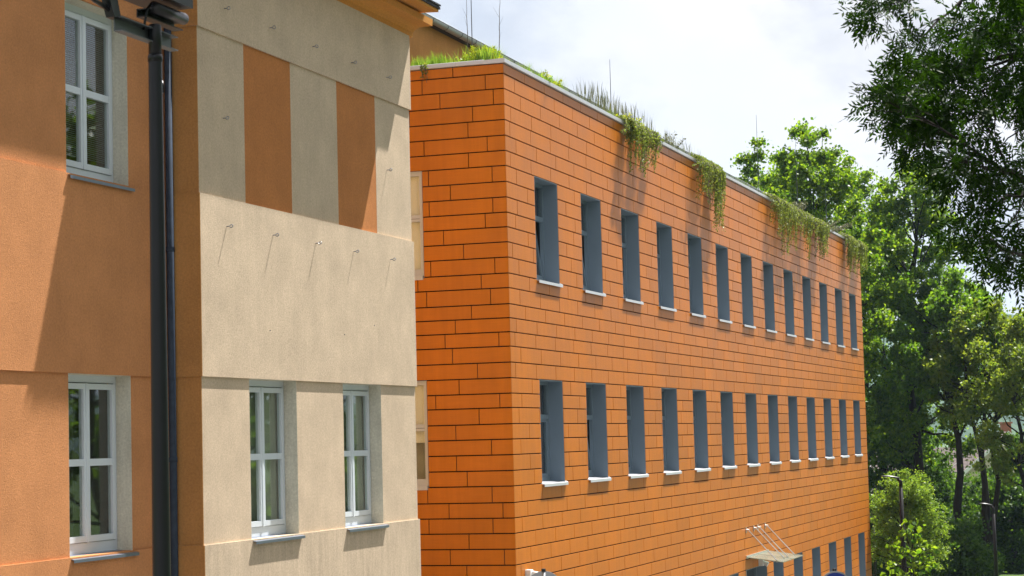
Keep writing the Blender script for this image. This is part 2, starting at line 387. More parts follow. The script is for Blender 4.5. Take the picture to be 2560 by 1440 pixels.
# block front, plane D1, and its side return; the side return is ochre
def block(z0, z1, pr, holes=(), m='beige'):
    wallzone('block_wall', m, XC-pr+.012, XE+pr, z0, z1, D1-pr, TK+pr, holes)
    MB().box(XC-pr, XC-pr+.012, D1-pr+.001, D0+.10, z0, z1).build('side_wall', 'ochre', old)
    MB().box(XE-.2, XE+pr-.002, D1+TK, 10.0, z0, z1).build('end_wall', 'endwall', old)
block(ZL[0], .30, PR)
block(ZL[2], ZL[1], PR)
block(ZL[3], ZL[2], 0, [WA, WB])
block(ZB, ZL[3], PR, (), 'base')
xs = [XC+.012, -10.39, -8.957, -7.38, -5.941, XE]
for i in range(5):
    MB().box(xs[i], xs[i+1], D1+(.0015 if i % 2 else 0), D1+TK, ZL[1], ZL[0]).build('painted_stripe', 'stripe' if i % 2 else 'beige', old)
MB().box(XC, XC+.012, D1+.001, D0+.10, ZL[1], ZL[0]).build('side_wall', 'ochre', old)
MB().box(XE-.2, XE-.002, D1+TK, 10.0, ZL[1], ZL[0]).build('end_wall', 'endwall', old)
for h, z0, z1, bl, bk in ((WL, ZL[1], ZL[0]-.04, True, 'brownroom'), (WL, ZL[3], ZL[2], False, 'room')):
    casement(old, h[0], h[1], z0, z1, D0, .20, .062, bk, None, bl)
for k in (1, 2):
    for z0, z1 in ((ZL[1], ZL[0]-.04), (ZL[3], ZL[2])): casement(old, WL[0]-3.0*k, WL[1]-3.0*k, z0, z1, D0, .20, .062, 'room')
for h in (WA, WB): casement(old, h[0], h[1], ZL[3], ZL[2], D1, .19, .072, 'curtain')
# cornice: coved profile, then fascia, then roof edge
def cornice(yw, x0, x1, cut=0):
    p = [(yw+.05, -.115), (yw-.004, -.115), (yw-.012, -.04), (yw-.05, .0), (yw-.13, .035), (yw-.34, .035), (yw-.345, .14), (yw-.05, .16), (yw+.05, .16)]
    MB().poly_prism(p, 'x', x0, x1).build('cornice', 'cornice', old)
cornice(D0-PR, LX0, XC-.03); cornice(D1-PR, XC-.03, XE+.16)
b = MB(); b.box(XE+PR, XE+.16, D1-.05, 8, -.02, .15); b.build('cornice', 'cornice', old)
b = MB(); b.box(XC-.20, XC-.03, D1-.30, D0-.30, -.10, .15); b.build('cornice', 'cornice', old)
# roof overhang boards (underside painted ochre) and roof covering
def roofplate(pl, z0, z1, m, name, rise=.05):
    b = MB(); k = len(pl); b.v = [(x, y, z0+max(0, y+.6)*rise) for x, y in pl]+[(x, y, z1+max(0, y+.6)*rise) for x, y in pl]
    b.f = [tuple(range(k)), tuple(range(k, 2*k))[::-1]]+[(i, k+i, k+(i+1) % k, (i+1) % k) for i in range(k)]
    return b.build(name, m, old)
RX = -4.72
pl = [(-12.18, -.085), (-11.75, -.545), (RX, -.545), (RX, .06), (RX+.02, 9.0), (LX0, 9.0), (LX0, -.085)]
roofplate(pl, .165, .205, 'cornice', 'soffit')
pl2 = [(-12.20, -.11), (-11.77, -.57), (RX+.02, -.57), (RX+.04, .06), (RX+.05, 9.0), (LX0, 9.0), (LX0, -.11)]
rf = roofplate(pl2, .207, .245, 'tile', 'roof')
b = MB(); x = LX0
for x in np.arange(-11.6, RX, .30):
    b.box(x, x+.272, -.592, -.30, .247+random.uniform(0, .012), .272+random.uniform(0, .012))
b.build('roof_tiles', 'tile', rf)
# downpipe in the inner corner
px_, py_ = XC-.075, D0-.085
dp = MB().tube([(px_, py_, .15), (px_, py_, -12.4)], .046, 14).build('downpipe', 'pipe', old, True)
for z in (-1.0, -4.05, -6.62, -9.5): MB().tube([(px_, py_, z-.03), (px_, py_, z+.03)], .053, 14).build('pipe_collar', 'pipe', dp, True)
# eye bolts
def bolt_mesh():
    b = MB(); b.tube([(0, .03, 0), (0, -.045, 0)], .0075, 6)
    ring = [(math.cos(t)*.004*0, -.064+.021*math.cos(t), .021*math.sin(t)) for t in np.linspace(math.pi, 3*math.pi-.35, 14)]
    b.tube(ring, .0068, 6); me = bpy.data.meshes.new('eye_bolt'); me.from_pydata(b.v, [], b.f); me.materials.append(M['boltsteel']); return me
bm_ = bolt_mesh()
for x, z, y in [(-10.97, -.94, PR), (-9.63, -.938, PR), (-8.245, -.947, PR), (-6.87, -.941, PR), (-5.51, -.938, PR), (-11.0, -2.345, 0), (-5.506, -2.354, 0),
                (-10.994, -3.717, PR), (-9.637, -3.709, PR), (-8.258, -3.70, PR), (-6.919, -3.709, PR), (-5.502, -3.717, PR)]:
    o = obj('eye_bolt', bm_, old); o.location = (x, D1-y, z); o.rotation_euler = (0, .47+random.uniform(-.16, .16) if z < -1.5 else random.uniform(-.9, .9), random.uniform(-.05, .05))
for x, z in ((-9.78, -4.98), (-7.32, -4.93), (-6.2, -4.75)):
    MB().tube([(x, D1-PR+.02, z), (x, D1-PR-.012, z+.004)], .005, 6).build('nail', 'boltsteel', old)

# ------------------------------------------------------------------ rear ochre wing with gutter
rear = empty('rear_wing', (10, 6, -12)); tag(rear, 'plain ochre rendered wing with zinc gutter behind the planted roof', 'building')
MB().box(-3.2, 38, 3.0, 9.0, -12.7, 1.93).build('wall', 'rear', rear)
MB().box(-3.3, 38.2, 2.86, 9.2, 1.93, 1.99).build('roof', 'tile', rear)
g = MB(); prof = [(2.80+.085*math.cos(t), 1.995+.085*math.sin(t)) for t in np.linspace(math.pi, 2*math.pi, 10)]
prof += [(2.80+.08*math.cos(t), 1.995+.08*math.sin(t)) for t in np.linspace(2*math.pi, math.pi, 10)]
g.poly_prism(prof, 'x', -3.3, 38); gt = g.build('gutter', 'gutter', rear)
g = MB(); g.tube([(-3.3, 2.712, 2.0), (38, 2.712, 2.0)], .011, 8); g.build('gutter_bead', 'gutter', gt, True)
for x in np.arange(-3, 38, .85):
    pts = [(x, 2.80+.089*math.cos(t), 1.995+.089*math.sin(t)) for t in np.linspace(math.pi, 2*math.pi, 9)]
    MB().tube(pts, .006, 5).build('gutter_bracket', 'channel', gt)

# ------------------------------------------------------------------ orange panelled building
LN = [.029,-.241,-.521,-.801,-1.08,-1.353,-1.622,-1.906,-2.184,-2.455,-2.716,-2.983,-3.254,-3.537,-3.796,-4.081,-4.328,-4.576,-4.83,-5.111,-5.386,-5.657,-5.91,-6.194,-6.463,-6.736,-7.013,-7.285,-7.574,-7.843,-8.111,-8.385,-8.663]
while len(LN) < 47: LN.append(LN[-1]-.2745)
EDGE = [.214]+LN                                  # row k lies between EDGE[k] and EDGE[k+1]
LEN = 40.33; WP, W0, WW = 2.993, 1.639, 1.421
nb = empty('panelled_building', (20, 6, -12.5))
tag(nb, 'long modern building clad in orange panels with two rows of deep grey windows', 'building')
openF = {}                                        # row -> list of (x0,x1)
def rows(a, b): return range(a+1, b+1)            # between line a and line b
for r_ in list(rows(6, 13))+list(rows(20, 27)): openF[r_] = [(W0+WP*k, W0+WP*k+WW) for k in range(13)]
for r_ in rows(37, 46): openF[r_] = [(W0+WP*k, W0+WP*k+WW) for k in range(13) if k != 6]+[(18.97, 21.69)]
openE = {r_: [(1.60, 3.10), (5.6, 7.1)] for r_ in list(rows(6, 13))+list(rows(20, 27))}
offF = {0:.0,1:.612,2:.93,3:.35,4:.28,5:.61,6:.26,7:.59,8:.0,9:.59,10:.47,11:1.18,12:.26,13:.6,14:1.19,15:.61,16:.91,17:.37,18:.27,19:.58,20:.26,21:1.19,22:.57,23:.39,24:.96,25:.45,26:.96,27:1.18,28:.43,29:.75,30:.41,31:1.17,32:.86,33:.28}
jE = {0:[.959],1:[.348,1.555],2:[.203,1.218],3:[.604,1.815],4:[.697],5:[.34,1.544],6:[.701],7:[.261,1.471],8:[1.059],9:[.263,1.471],10:[.412],11:[1.209],12:[.835],13:[.253,1.467],14:[.516,1.721],15:[.348,1.558],16:[.713],17:[1.025],18:[.213,1.225],19:[1.091],20:[.626],21:[.979],22:[.223,1.429],23:[.616],24:[1.062],25:[.399],26:[1.061],27:[.866],28:[.409,1.621],29:[.214,1.223],30:[.407,1.609],31:[.861],32:[.209,1.221],33:[.916]}
def cuts(joints, a, b, holes):
    """split [a,b] at joints, take the holes out"""
    e = sorted({a, b, *[j for j in joints if a+.04 < j < b-.04]}); out = []
    for p, q in zip(e[:-1], e[1:]):
        seg = [(p, q)]
        for h0, h1 in holes:
            ns = []
            for s0, s1 in seg:
                if h1 <= s0 or h0 >= s1: ns.append((s0, s1)); continue
                if h0-s0 > .03: ns.append((s0, h0))
                if s1-h1 > .03: ns.append((h1, s1))
            seg = ns
        out += seg
    return out
PT = .028; GH, GV, CH = .021, .015, .003
def panel_geo(w, h):
    """chamfered plate facing -y, centred"""
    a, c = w/2-GV/2, h/2-GH/2
    v = [(-a, PT, -c), (a, PT, -c), (a, PT, c), (-a, PT, c), (-a, CH, -c), (a, CH, -c), (a, CH, c), (-a, CH, c),
         (-a+CH, 0, -c+CH), (a-CH, 0, -c+CH), (a-CH, 0, c-CH), (-a+CH, 0, c-CH)]
    f = [(0,1,5,4),(1,2,6,5),(2,3,7,6),(3,0,4,7),(4,5,9,8),(5,6,10,9),(6,7,11,10),(7,4,8,11),(8,9,10,11)]
    return v, f
PM = {}
def panel_mesh(w, h):
    k = (round(w, 3), round(h, 3))
    if k not in PM:
        v, f = panel_geo(*k); me = bpy.data.meshes.new('panel'); me.from_pydata(v, [], f); me.materials.append(M['panel']); me.update(); PM[k] = me
    return PM[k]
# backing walls with the openings left free
bw = MB(); be = MB()
zr = [(EDGE[k], EDGE[k+1], k) for k in range(len(EDGE)-1)]
def merged(rowset, table):
    out = []; cur = None
    for z1, z0, k in rowset:
        key = tuple(sorted(table.get(k, ())))
        if cur and cur[2] == key: cur[1] = z0
        else:
            cur = [z1, z0, key]; out.append(cur)
    return out
for z1, z0, hs in merged(zr, openF):
    e = [0.03]+[q for h in hs for q in h]+[LEN]
    for i in range(0, len(e), 2): bw.box(e[i], e[i+1], PT+.004, .33, z0, z1)
for z1, z0, hs in merged(zr, openE):
    e = [.33]+[q for h in hs for q in h]+[11.5]
    for i in range(0, len(e), 2): be.box(PT+.004, .33, e[i], e[i+1], z0, z1)
facade = bw.build('facade_wall', 'joint', nb); endw = be.build('end_wall', 'joint', nb)
MB().box(LEN-.3, LEN-.002, .332, 11.5, EDGE[-1], .21).build('end_wall', 'joint', nb)
MB().box(LEN-.002, LEN, .01, 11.5, EDGE[-1], .21).build('end_cladding', 'panel', nb)
MB().box(.34, LEN-.31, 11.2, 11.5, EDGE[-1], .2).build('end_wall', 'joint', nb)
cand = []
for z1, z0, k in zr:
    off = offF.get(k, random.random()*1.2) % 1.2
    for a, c in cuts([off+1.2*i for i in range(36)], 0, LEN, openF.get(k, [])): cand.append(('F', a, c, z0, z1, k))
    js = jE.get(k) or [random.random()*1.2+.1]
    js = list(js)+[js[-1]+1.2*i for i in range(1, 10)]
    for a, c in cuts(js, 0, 11.5, openE.get(k, [])): cand.append(('E', a, c, z0, z1, k))
def size(c):
    t, a, b_, z0, z1, k = c
    if z1 < -9.4: return -1
    if t == 'E': return 500 if a < 1.86 else -1
    d = 36+(a+b_)/2; return (b_-a)/d/d*(z1-z0)*1000
cand.sort(key=size, reverse=True)
fld = MB(); fle = MB()
for i, (t, a, b_, z0, z1, k) in enumerate(cand):
    w, h = b_-a, z1-z0
    if i < 300:
        o = obj('panel', panel_mesh(w, h), facade if t == 'F' else endw)
        if t == 'F': o.location = ((a+b_)/2, random.uniform(0, .0015), (z0+z1)/2)
        else: o.location = (random.uniform(0, .0015), (a+b_)/2, (z0+z1)/2); o.rotation_euler = (0, 0, -math.pi/2)
    else:
        v, f = panel_geo(w, h); m = fld if t == 'F' else fle; n = len(m.v); dy = random.uniform(0, .0015)
        if t == 'F': m.v += [(x+(a+b_)/2, y+dy, z+(z0+z1)/2) for x, y, z in v]
        else: m.v += [(y+dy, -x+(a+b_)/2, z+(z0+z1)/2) for x, y, z in v]
        m.f += [tuple(q+n for q in ff) for ff in f]
stuff(fld.build('panel_field', 'panel', facade)); stuff(fle.build('panel_field', 'panel', endw))
# coping
cp = [-.036, -.002]
def coping_y(x0, x1): MB().poly_prism([(-.038, .222), (-.038, .292), (-.03, .297), (.36, .285), (.36, .215), (-.005, .215), (-.03, .222)], 'x', x0, x1).build('coping', 'zinc', nb)
e = [-.038, 3.0]+[3.0+i*3.0 for i in range(1, 13)]+[LEN+.03]
for a, c in zip(e[:-1], e[1:]): coping_y(a+.0015, c-.0015)
for a, c in ((.3615, .895), (.898, 3.9), (3.903, 6.9), (6.903, 11.5)):
    MB().poly_prism([(-.036, .222), (-.036, .291), (-.03, .296), (.36, .284), (.36, .215), (-.005, .215)], 'y', a, c).build('coping', 'zinc', nb)
MB().box(.36, LEN-.1, .36, 11.4, .05, .2).build('roof', 'soil', nb)
# windows of the long facade
def facade_window(x0, z0, z1, w=WW, tilt=True, name='window'):
    x1 = x0+w; yb = .285; t = .012; fr = .06
    b = MB(); b.box(x0+t, x0+t+fr, yb, yb+.07, z0, z1-t); b.box(x1-t-fr, x1-t, yb, yb+.07, z0, z1-t)
    b.box(x0+t+fr, x1-t-fr, yb, yb+.07, z1-t-fr, z1-t); b.box(x0+t+fr, x1-t-fr, yb, yb+.07, z0, z0+.11)
    zt = z0+(z1-z0)*.645; b.box(x0+t+fr, x1-t-fr, yb-.002, yb+.07, zt-.045, zt+.045)
    o = b.build(name, 'greyframe', nb)
    r_ = MB(); r_.box(x0, x0+t, .006, yb+.07, z0, z1-t); r_.box(x1-t, x1, .006, yb+.07, z0, z1-t); r_.box(x0, x1, .006, yb+.07, z1-t, z1)
    r_.build('reveal', 'greyframe', o)
    a0, a1 = x0+t+fr, x1-t-fr
    MB().box(a0, a1, yb+.03, yb+.036, zt+.045, z1-t-fr).build('pane', 'glass', o)
    c0, c1 = z0+.112, zt-.047; sw = .05; s = MB(); p = MB()
    def pt(x, y, z):
        an = R(7.5) if tilt else 0; dz = z-c0; dy = y-(yb+.02)
        return (x, yb+.02+dy*math.cos(an)+dz*math.sin(an), c0+dz*math.cos(an)-dy*math.sin(an))
    for bx in ((a0, a0+sw, c0, c1), (a1-sw, a1, c0, c1), (a0+sw, a1-sw, c0, c0+sw), (a0+sw, a1-sw, c1-sw, c1)): s.box(bx[0], bx[1], yb+.02, yb+.065, bx[2], bx[3])
    s.v = [pt(*q) for q in s.v]; s.build('sash', 'greyframe', o)
    p.box(a0+sw, a1-sw, yb+.038, yb+.044, c0+sw, c1-sw); p.v = [pt(*q) for q in p.v]; p.build('pane', 'glass', o)
    MB().box(x0-.2, x1+.2, yb+.55, yb+.57, z0-.2, z1+.2).build('room_back', 'room', o)
    s = MB(); s.poly_prism([(yb, z0+.02), (yb, z0-.005), (-.040, z0-.03), (-.040, z0-.066), (-.046, z0-.066), (-.046, z0-.012)], 'x', x0+.002, x1-.002)
    s.poly_prism([(.004, z0+.012), (.004, z0-.03), (-.046, z0-.066), (-.046, z0-.012)], 'x', x1-.002, x1+.055)
    s.build('sill', 'sill', o); return o
for k in range(13):
    facade_window(W0+WP*k, LN[13], LN[6], WW, k < 5); facade_window(W0+WP*k, LN[27], LN[20], WW, 0 < k < 6)
    if k != 6: facade_window(W0+WP*k, LN[45]+.05, LN[37], WW, False)
# entrance door under the canopy
b = MB(); x0, x1, z0, z1, yb = 18.97, 21.69, EDGE[-1], LN[37], .285
for a, c in ((x0, x0+.07), (x0+1.32, x0+1.40), (x1-.07, x1)): b.box(a, c, yb, yb+.07, z0, z1)
b.box(x0+.07, x0+1.32, yb, yb+.07, z1-.08, z1); b.box(x0+1.40, x1-.07, yb, yb+.07, z1-.08, z1)
d = b.build('door', 'greyframe', nb)
MB().box(x0+.07, x0+1.32, yb+.03, yb+.036, z0, z1-.08).build('pane', 'glass', d); MB().box(x0+1.40, x1-.07, yb+.03, yb+.036, z0, z1-.08).build('pane', 'glass', d)
MB().box(x0-.2, x1+.2, yb+.7, yb+.72, z0, z1+.2).build('room_back', 'room', d)
b = MB(); b.box(x0-.001, x0+.012, .006, yb, z0, z1); b.box(x1-.012, x1+.001, .006, yb, z0, z1); b.box(x0+.012, x1-.012, .006, yb, z1-.012, z1); b.build('reveal', 'greyframe', d)
MB().tube([(x0+1.25, yb-.05, z0+.9), (x0+1.25, yb-.05, z0+1.5)], .015, 8).build('handle', 'steel', d)
# glass canopy on four rods
def gz(y): return -9.706+y*.137
cn = MB(); 
for a, c in ((18.97, 20.40), (20.43, 21.90)):
    n = len(cn.v); cn.poly_prism([(-.02, gz(-.02)), (-.985, gz(-.985)), (-.985, gz(-.985)+.018), (-.02, gz(-.02)+.018)], 'x', a, c)
cn = cn.build('canopy', 'canopyglass', nb)
MB().box(18.97, 21.9, -.025, -.001, gz(0)-.03, gz(0)+.045).build('wall_rail', 'steel', cn)
for x in (19.08, 20.06, 20.575, 21.57):
    b = MB(); b.tube([(x, -.07, -9.0), (x, -.795, gz(-.795)+.03)], .013, 8); b.tube([(x, .0, -8.99), (x, -.09, -9.0)], .03, 10)
    b.tube([(x, -.795, gz(-.795)-.02), (x, -.795, gz(-.795)+.04)], .028, 10); b.box(x-.035, x+.035, -.022, -.001, -9.07, -8.92); b.build('rod', 'steel', cn)
b = MB(); b.box(20.55, 20.72, -.12, -.002, -10.03, -9.86); b.tube([(20.64, -.12, -9.93), (20.64, -.24, -9.99)], [.05, .075], 10); b.build('canopy_lamp', 'white', cn)
# windows on the end wall: pale frames with cream roller blinds
def end_window(y0, y1, z0, z1, blind):
    xb = .05; b = MB()
    b.box(xb, xb+.07, y0, y0+.07, z0, z1); b.box(xb, xb+.07, y1-.07, y1, z0, z1); b.box(xb, xb+.07, y0+.07, y1-.07, z1-.075, z1); b.box(xb, xb+.07, y0+.07, y1-.07, z0+.03, z0+.15)
    zt = z0+(z1-z0)*.56; b.box(xb-.003, xb+.07, y0+.07, y1-.07, zt-.06, zt+.06)
    o = b.build('window', 'mauve', nb)
    MB().box(xb-.006, xb+.001, y0+.07, y1-.07, zt-.012, zt-.006).build('gasket', 'darkmetal', o)
    for p, q in ((z0+.15, zt-.06), (zt+.06, z1-.075)): MB().box(xb+.03, xb+.036, y0+.07, y1-.07, p, q).build('pane', 'clear', o)
    MB().box(xb+.10, xb+.103, y0+.02, y1-.02, z0+(z1-z0)*blind, z1).build('roller_blind', 'blind', o)
    MB().box(xb+.5, xb+.52, y0-.3, y1+.3, z0-.2, z1+.2).build('room_back', 'curtain', o)
    MB().box(-.03, xb, y0-.0+.012, y1, z0-.045, z0+.03).build('sill', 'mauve', o)
    r_ = MB(); r_.box(.006, xb, y0, y0+.006, z0+.03, z1); r_.box(.006, xb, y0, y1, z1-.006, z1); r_.build('reveal', 'mauve', o)
for y0 in (1.60, 5.6):
    end_window(y0, y0+1.5, LN[13], LN[6], .02); end_window(y0, y0+1.5, LN[27], LN[20], .42)
wl = empty('wall_lamp', (.57, 0, -8.85)); tag(wl, 'small white wall floodlight on short arm by the orange corner', 'lamp')
MB().box(.50, .66, -.10, -.001, -8.93, -8.78).build('wall_box', 'white', wl)
MB().tube([(.58, -.10, -8.84), (.62, -.22, -8.87), (.68, -.36, -8.95), (.72, -.46, -9.03)], [.045, .05, .055, .05], 10).build('arm', 'white', wl, True)
b = MB(); b.poly_prism([(-.44, -9.0), (-.62, -9.10), (-.66, -9.02), (-.50, -8.94)], 'x', .60, .86); b.build('lamp_head', 'white', wl)

# ------------------------------------------------------------------ round signs near the pavement edge
def sign(loc, face, label, top_z, back=False):
    s = empty('road_sign', (loc[0], loc[1], ground_z(loc[0])+.14)); tag(s, label, 'sign', 'round signs along the pavement')
    MB().tube([(loc[0], loc[1], ground_z(loc[0])), (loc[0], loc[1], top_z)], .03, 10).build('post', 'signgrey', s, True)
    MB().tube([(loc[0], loc[1], top_z), (loc[0], loc[1], top_z+.045)], [.036, .036], 10).build('post_cap', 'darkmetal', s, True)
    d = Vector(face).normalized(); c = Vector((loc[0], loc[1], top_z+.005-.30))+d*.05
    MB().tube([c, c+d*.02], .30, 40).build('sign_rim', 'signgrey', s)
    MB().tube([c+d*.0205, c+d*.023], .272, 40).build('sign_face', 'blue', s)
    a, u = d.cross(Vector((0, 0, 1))).normalized(), Vector((0, 0, 1))
    b = MB(); p = c+d*.0245
    for q0, q1, wd in (((0, -.17), (0, .12), .035), ((0, .16), (-.09, .05), .03), ((0, .16), (.09, .05), .03)):
        A = p+a*q0[0]+u*q0[1]; B = p+a*q1[0]+u*q1[1]; n = (B-A).normalized().cross(d)*wd; k = len(b.v)
        b.v += [tuple(A-n), tuple(A+n), tuple(B+n), tuple(B-n)]; b.f.append((k, k+1, k+2, k+3))
    return s
sign((2.107, -5.21), (-.93, -.36, 0), 'blue round road sign at lower right before the ground floor windows', -8.93)
sign((-3.36, -1.58), (.93, .3, 0), 'grey back of round road sign below the orange corner', -8.55)

# ------------------------------------------------------------------ near lamp post with brackets
PX, PY = -23.39, -5.67; zt = -3.985
lp = empty('lamp_post', (PX, PY, ground_z(PX)+.14)); tag(lp, 'dark tapered steel lamp post standing before the stucco building', 'lamp post')
MB().tube([(PX, PY, ground_z(PX)), (PX, PY, -7.3), (PX, PY, -4.2), (PX, PY, -4.17)], [.062, .054, .0405, .0395], 20).build('post', 'darkmetal', lp, True)
MB().tube([(PX, PY, -4.205), (PX, PY, -4.175), (PX, PY, -4.16)], [.0445, .0445, .04], 20).build('collar', 'darkmetal', lp, True)
MB().tube([(PX, PY, -4.165), (PX, PY, zt-.004), (PX, PY, zt+.004)], [.0395, .0385, .034], 20).build('post_top', 'darkmetal', lp, True)
def chan(x0, x1, y, z, h, d, m, name, flip=1):
    b = MB(); b.box(x0, x1, y, y+.006, z, z+h); b.box(x0, x1, y+.006*(flip > 0), y+flip*d, z, z+.006); b.box(x0, x1, y+.006*(flip > 0), y+flip*d, z+h-.006, z+h); return b.build(name, m, lp)
chan(PX-.40, PX+.28, PY+.043, zt-.105, .085, .05, 'channel', 'cross_arm', -1)
chan(PX-.10, PX+.36, PY+.06, zt+.035, .05, .06, 'darkmetal', 'cross_arm', -1)
b = MB(); b.poly_prism([(PX-.44, zt-.03), (PX-.36, zt-.03), (PX-.50, zt+.34), (PX-.64, zt+.34)], 'y', PY+.02, PY+.075); b.build('bracket', 'darkmetal', lp)
b = MB(); b.box(PX-.30, PX+.30, PY-.10, PY+.16, zt+.150, zt+.28); b.build('floodlight', 'darkmetal', lp)
MB().tube([(PX-.05, PY-.02, zt+.098), (PX+.33, PY-.02, zt+.098)], .036, 16).build('floodlight_hinge', 'lamphead', lp, True)
MB().tube([(PX-1.0, PY+.05, zt+.16), (PX-.8, PY+.05, zt+.085), (PX-.62, PY+.05, zt+.035), (PX-.45, PY+.05, zt+.012)], .014, 8).build('cable', 'darkmetal', lp, True)
MB().tube([(PX-.03, PY+.0, zt+.13), (PX-.09, PY+.0, zt+.08), (PX-.085, PY+.02, zt+.0), (PX-.085, PY+.03, zt-.04)], .008, 8).build('cable', 'darkmetal', lp, True)
MB().tube([(PX+.035, PY-.022, zt-.33), (PX+.04, PY-.03, zt-.36), (PX+.037, PY-.028, zt-.40)], .008, 6).build('cable', 'darkmetal', lp, True)

# ------------------------------------------------------------------ far street lamps
def street_lamp(x, y, z, label, s=1.0):
    e = empty('street_lamp', (x, y, ground_z(x))); tag(e, label, 'street lamp', 'street lamps by the trees')
    MB().tube([(x, y, ground_z(x)), (x, y, z)], [.10*s, .06*s], 10).build('post', 'post', e, True)
    b = MB(); d = Vector((-.30, .954, 0))
    pts = [Vector((x, y, z-.1)), Vector((x, y, z+.12)), Vector((x, y, z+.2))+d*.12]; b.tube(pts, [.07*s, .06*s, .05*s], 8); b.build('neck', 'post', e, True)
    b = MB(); n = 9
    for i in range(n):
        t = i/(n-1); c = Vector((x, y, z+.2))+d*(.04+.62*s*t)+Vector((0, 0, .10*math.sin(t*1.9)))
        wd = .11*math.sin(math.pi*min(.93, .12+.8*t))**.6; hh = .06*(1-.5*t); side = Vector((.954, .3, 0))
        for k in range(8):
            an = 2*math.pi*k/8; b.v.append(tuple(c+side*wd*math.cos(an)+Vector((0, 0, hh*math.sin(an)*(1 if math.sin(an) > 0 else .4)))))
    for i in range(n-1):
        for k in range(8): b.f.append((i*8+k, i*8+(k+1) % 8, (i+1)*8+(k+1) % 8, (i+1)*8+k))
    b.f += [tuple(range(8))[::-1], tuple(range((n-1)*8, n*8))]
    b.build('lamp_head', 'lamphead', e, True)
def lamp_at(px, py, d, label, sc):
    p = at(px, py, d); street_lamp(p.x, p.y, p.z, label, sc)
# ------------------------------------------------------------------ vegetation helpers
def rand_dirs(n):
    d = rng.normal(size=(n, 3)); return d/np.linalg.norm(d, axis=1, keepdims=True)
def leaves(name, cen, size, m, parent, aspect=.55, droop=.3, var=.35, flat=0.):
    """one kite-shaped folded leaf per centre"""
    n = len(cen); d = rand_dirs(n); d[:, 2] -= droop; d /= np.linalg.norm(d, axis=1, keepdims=True)
    q = rand_dirs(n)
    if flat: q[:, 2] += flat
    s = np.cross(d, q); s /= np.linalg.norm(s, axis=1, keepdims=True)+1e-9; nn = np.cross(s, d)
    L_ = size*(1+var*rng.uniform(-1, 1, (n, 1))); w = L_*aspect*.5
    v = np.empty((n, 4, 3)); v[:, 0] = cen-d*L_*.5; v[:, 2] = cen+d*L_*.5-nn*L_*.08
    v[:, 1] = cen+s*w+nn*L_*.08-d*L_*.06; v[:, 3] = cen-s*w+nn*L_*.08-d*L_*.06
    return npmesh(name, v.reshape(-1, 3), np.arange(n*4).reshape(-1, 4), m, parent)
def limb(mb, p, q, r0, r1, wob=.08, n=6, seg=7):
    p, q = Vector(p), Vector(q); ln = (q-p).length; pts = []
    for i in range(n):
        t = i/(n-1); w = math.sin(t*math.pi)*wob*ln
        pts.append(p.lerp(q, t)+Vector((random.uniform(-1, 1), random.uniform(-1, 1), random.uniform(-.4, .8)))*w*.6)
    mb.tube(pts, [r0+(r1-r0)*i/(n-1) for i in range(n)], seg); return pts
def tree(name, label, x, y, ztop, zlow, rad, nleaf, size, m, group, trunk_r=.25, nlimb=34, tight=.55, shape='egg', seed=0, lean=(0, 0), aspect=.75, ncl=9, cat='tree', forks=1):
    random.seed(seed); global rng; rng = np.random.default_rng(seed)
    gz_ = ground_z(x); t = empty(name, (x, y, gz_)); tag(t, label, cat, group)
    tb = MB(); H = ztop-gz_
    stems = []
    for k in range(forks):
        an = 2*math.pi*k/forks+seed; ofs = 0 if forks == 1 else rad*.35
        top = Vector((x+lean[0]+ofs*math.cos(an), y+lean[1]+ofs*math.sin(an), ztop-.10*H))
        base = Vector((x+.12*k, y+.15*k, gz_-.1))
        stems.append(limb(tb, base, top, trunk_r, trunk_r*.18, .035, 9, 9))
    cents = []
    for i in range(nlimb):
        u = (i+.5)/nlimb; u = u**.85
        zz = zlow+(ztop-zlow)*u
        prof = {'egg': math.sin(math.pi*min(1, .16+.84*u))**.62, 'dome': math.sqrt(max(.02, 1-u**2)), 'col': (.55+.45*math.sin(math.pi*u))*(1 if u < .86 else (1-u)/.14*.7+.3)}[shape]
        an = i*2.399+random.uniform(-.4, .4); rr = rad*prof*(random.uniform(.8, 1.02) if shape == 'dome' else random.uniform(.55, 1.08))
        st = stems[i % len(stems)]
        zb = gz_+(zz-gz_)*random.uniform(.72, .9); j = min(range(len(st)), key=lambda q: abs(st[q].z-zb)); p0 = st[j]
        q = Vector((p0.x*.35+(x+lean[0]*u)*.65+rr*math.cos(an), p0.y*.35+(y+lean[1]*u)*.65+rr*math.sin(an), zz+random.uniform(-.3, .5)))
        pts = limb(tb, p0, q, max(.02, trunk_r*.32*(1-.6*u)), .012, .10, 6, 5)
        for c in range(ncl):
            f_ = .35+.65*math.sqrt((c+random.random())/ncl); k = min(4, int(f_*5)); a_ = pts[k].lerp(pts[k+1], f_*5-k)
            cents.append((a_.x+random.gauss(0, tight*.55), a_.y+random.gauss(0, tight*.55), a_.z+random.gauss(0, tight*.5), tight*random.uniform(.35, 1.0)))
    tb.build('trunk', 'bark', t, True)
    cents = np.array(cents); n = nleaf; pick = rng.choice(len(cents), n, p=cents[:, 3]**2/np.sum(cents[:, 3]**2))
    d = rand_dirs(n); r_ = np.abs(rng.normal(0, .62, (n, 1)))
    cen = cents[pick, :3]+d*r_*cents[pick, 3:4]*np.array([1, 1, .8])
    leaves('crown', cen, size, m, t, aspect); return t
def at(px, py, dist):
    """a point seen in that direction at that distance, used to set plants where they grow"""
    d = F+R2*((px-1280)/5104.7)-U2*((py-720)/5104.7); return CAM+d*dist
lamp_at(2252, 1212, 70, 'taller street lamp before the rounded bush beside the building', 1.0)
lamp_at(2484, 1278, 80, 'street lamp standing among dark trunks at the right', .85)
lamp_at(2184, 1310, 82, 'street lamp mostly hidden at the far corner of the orange building', .7)
G = 'trees behind the orange building'
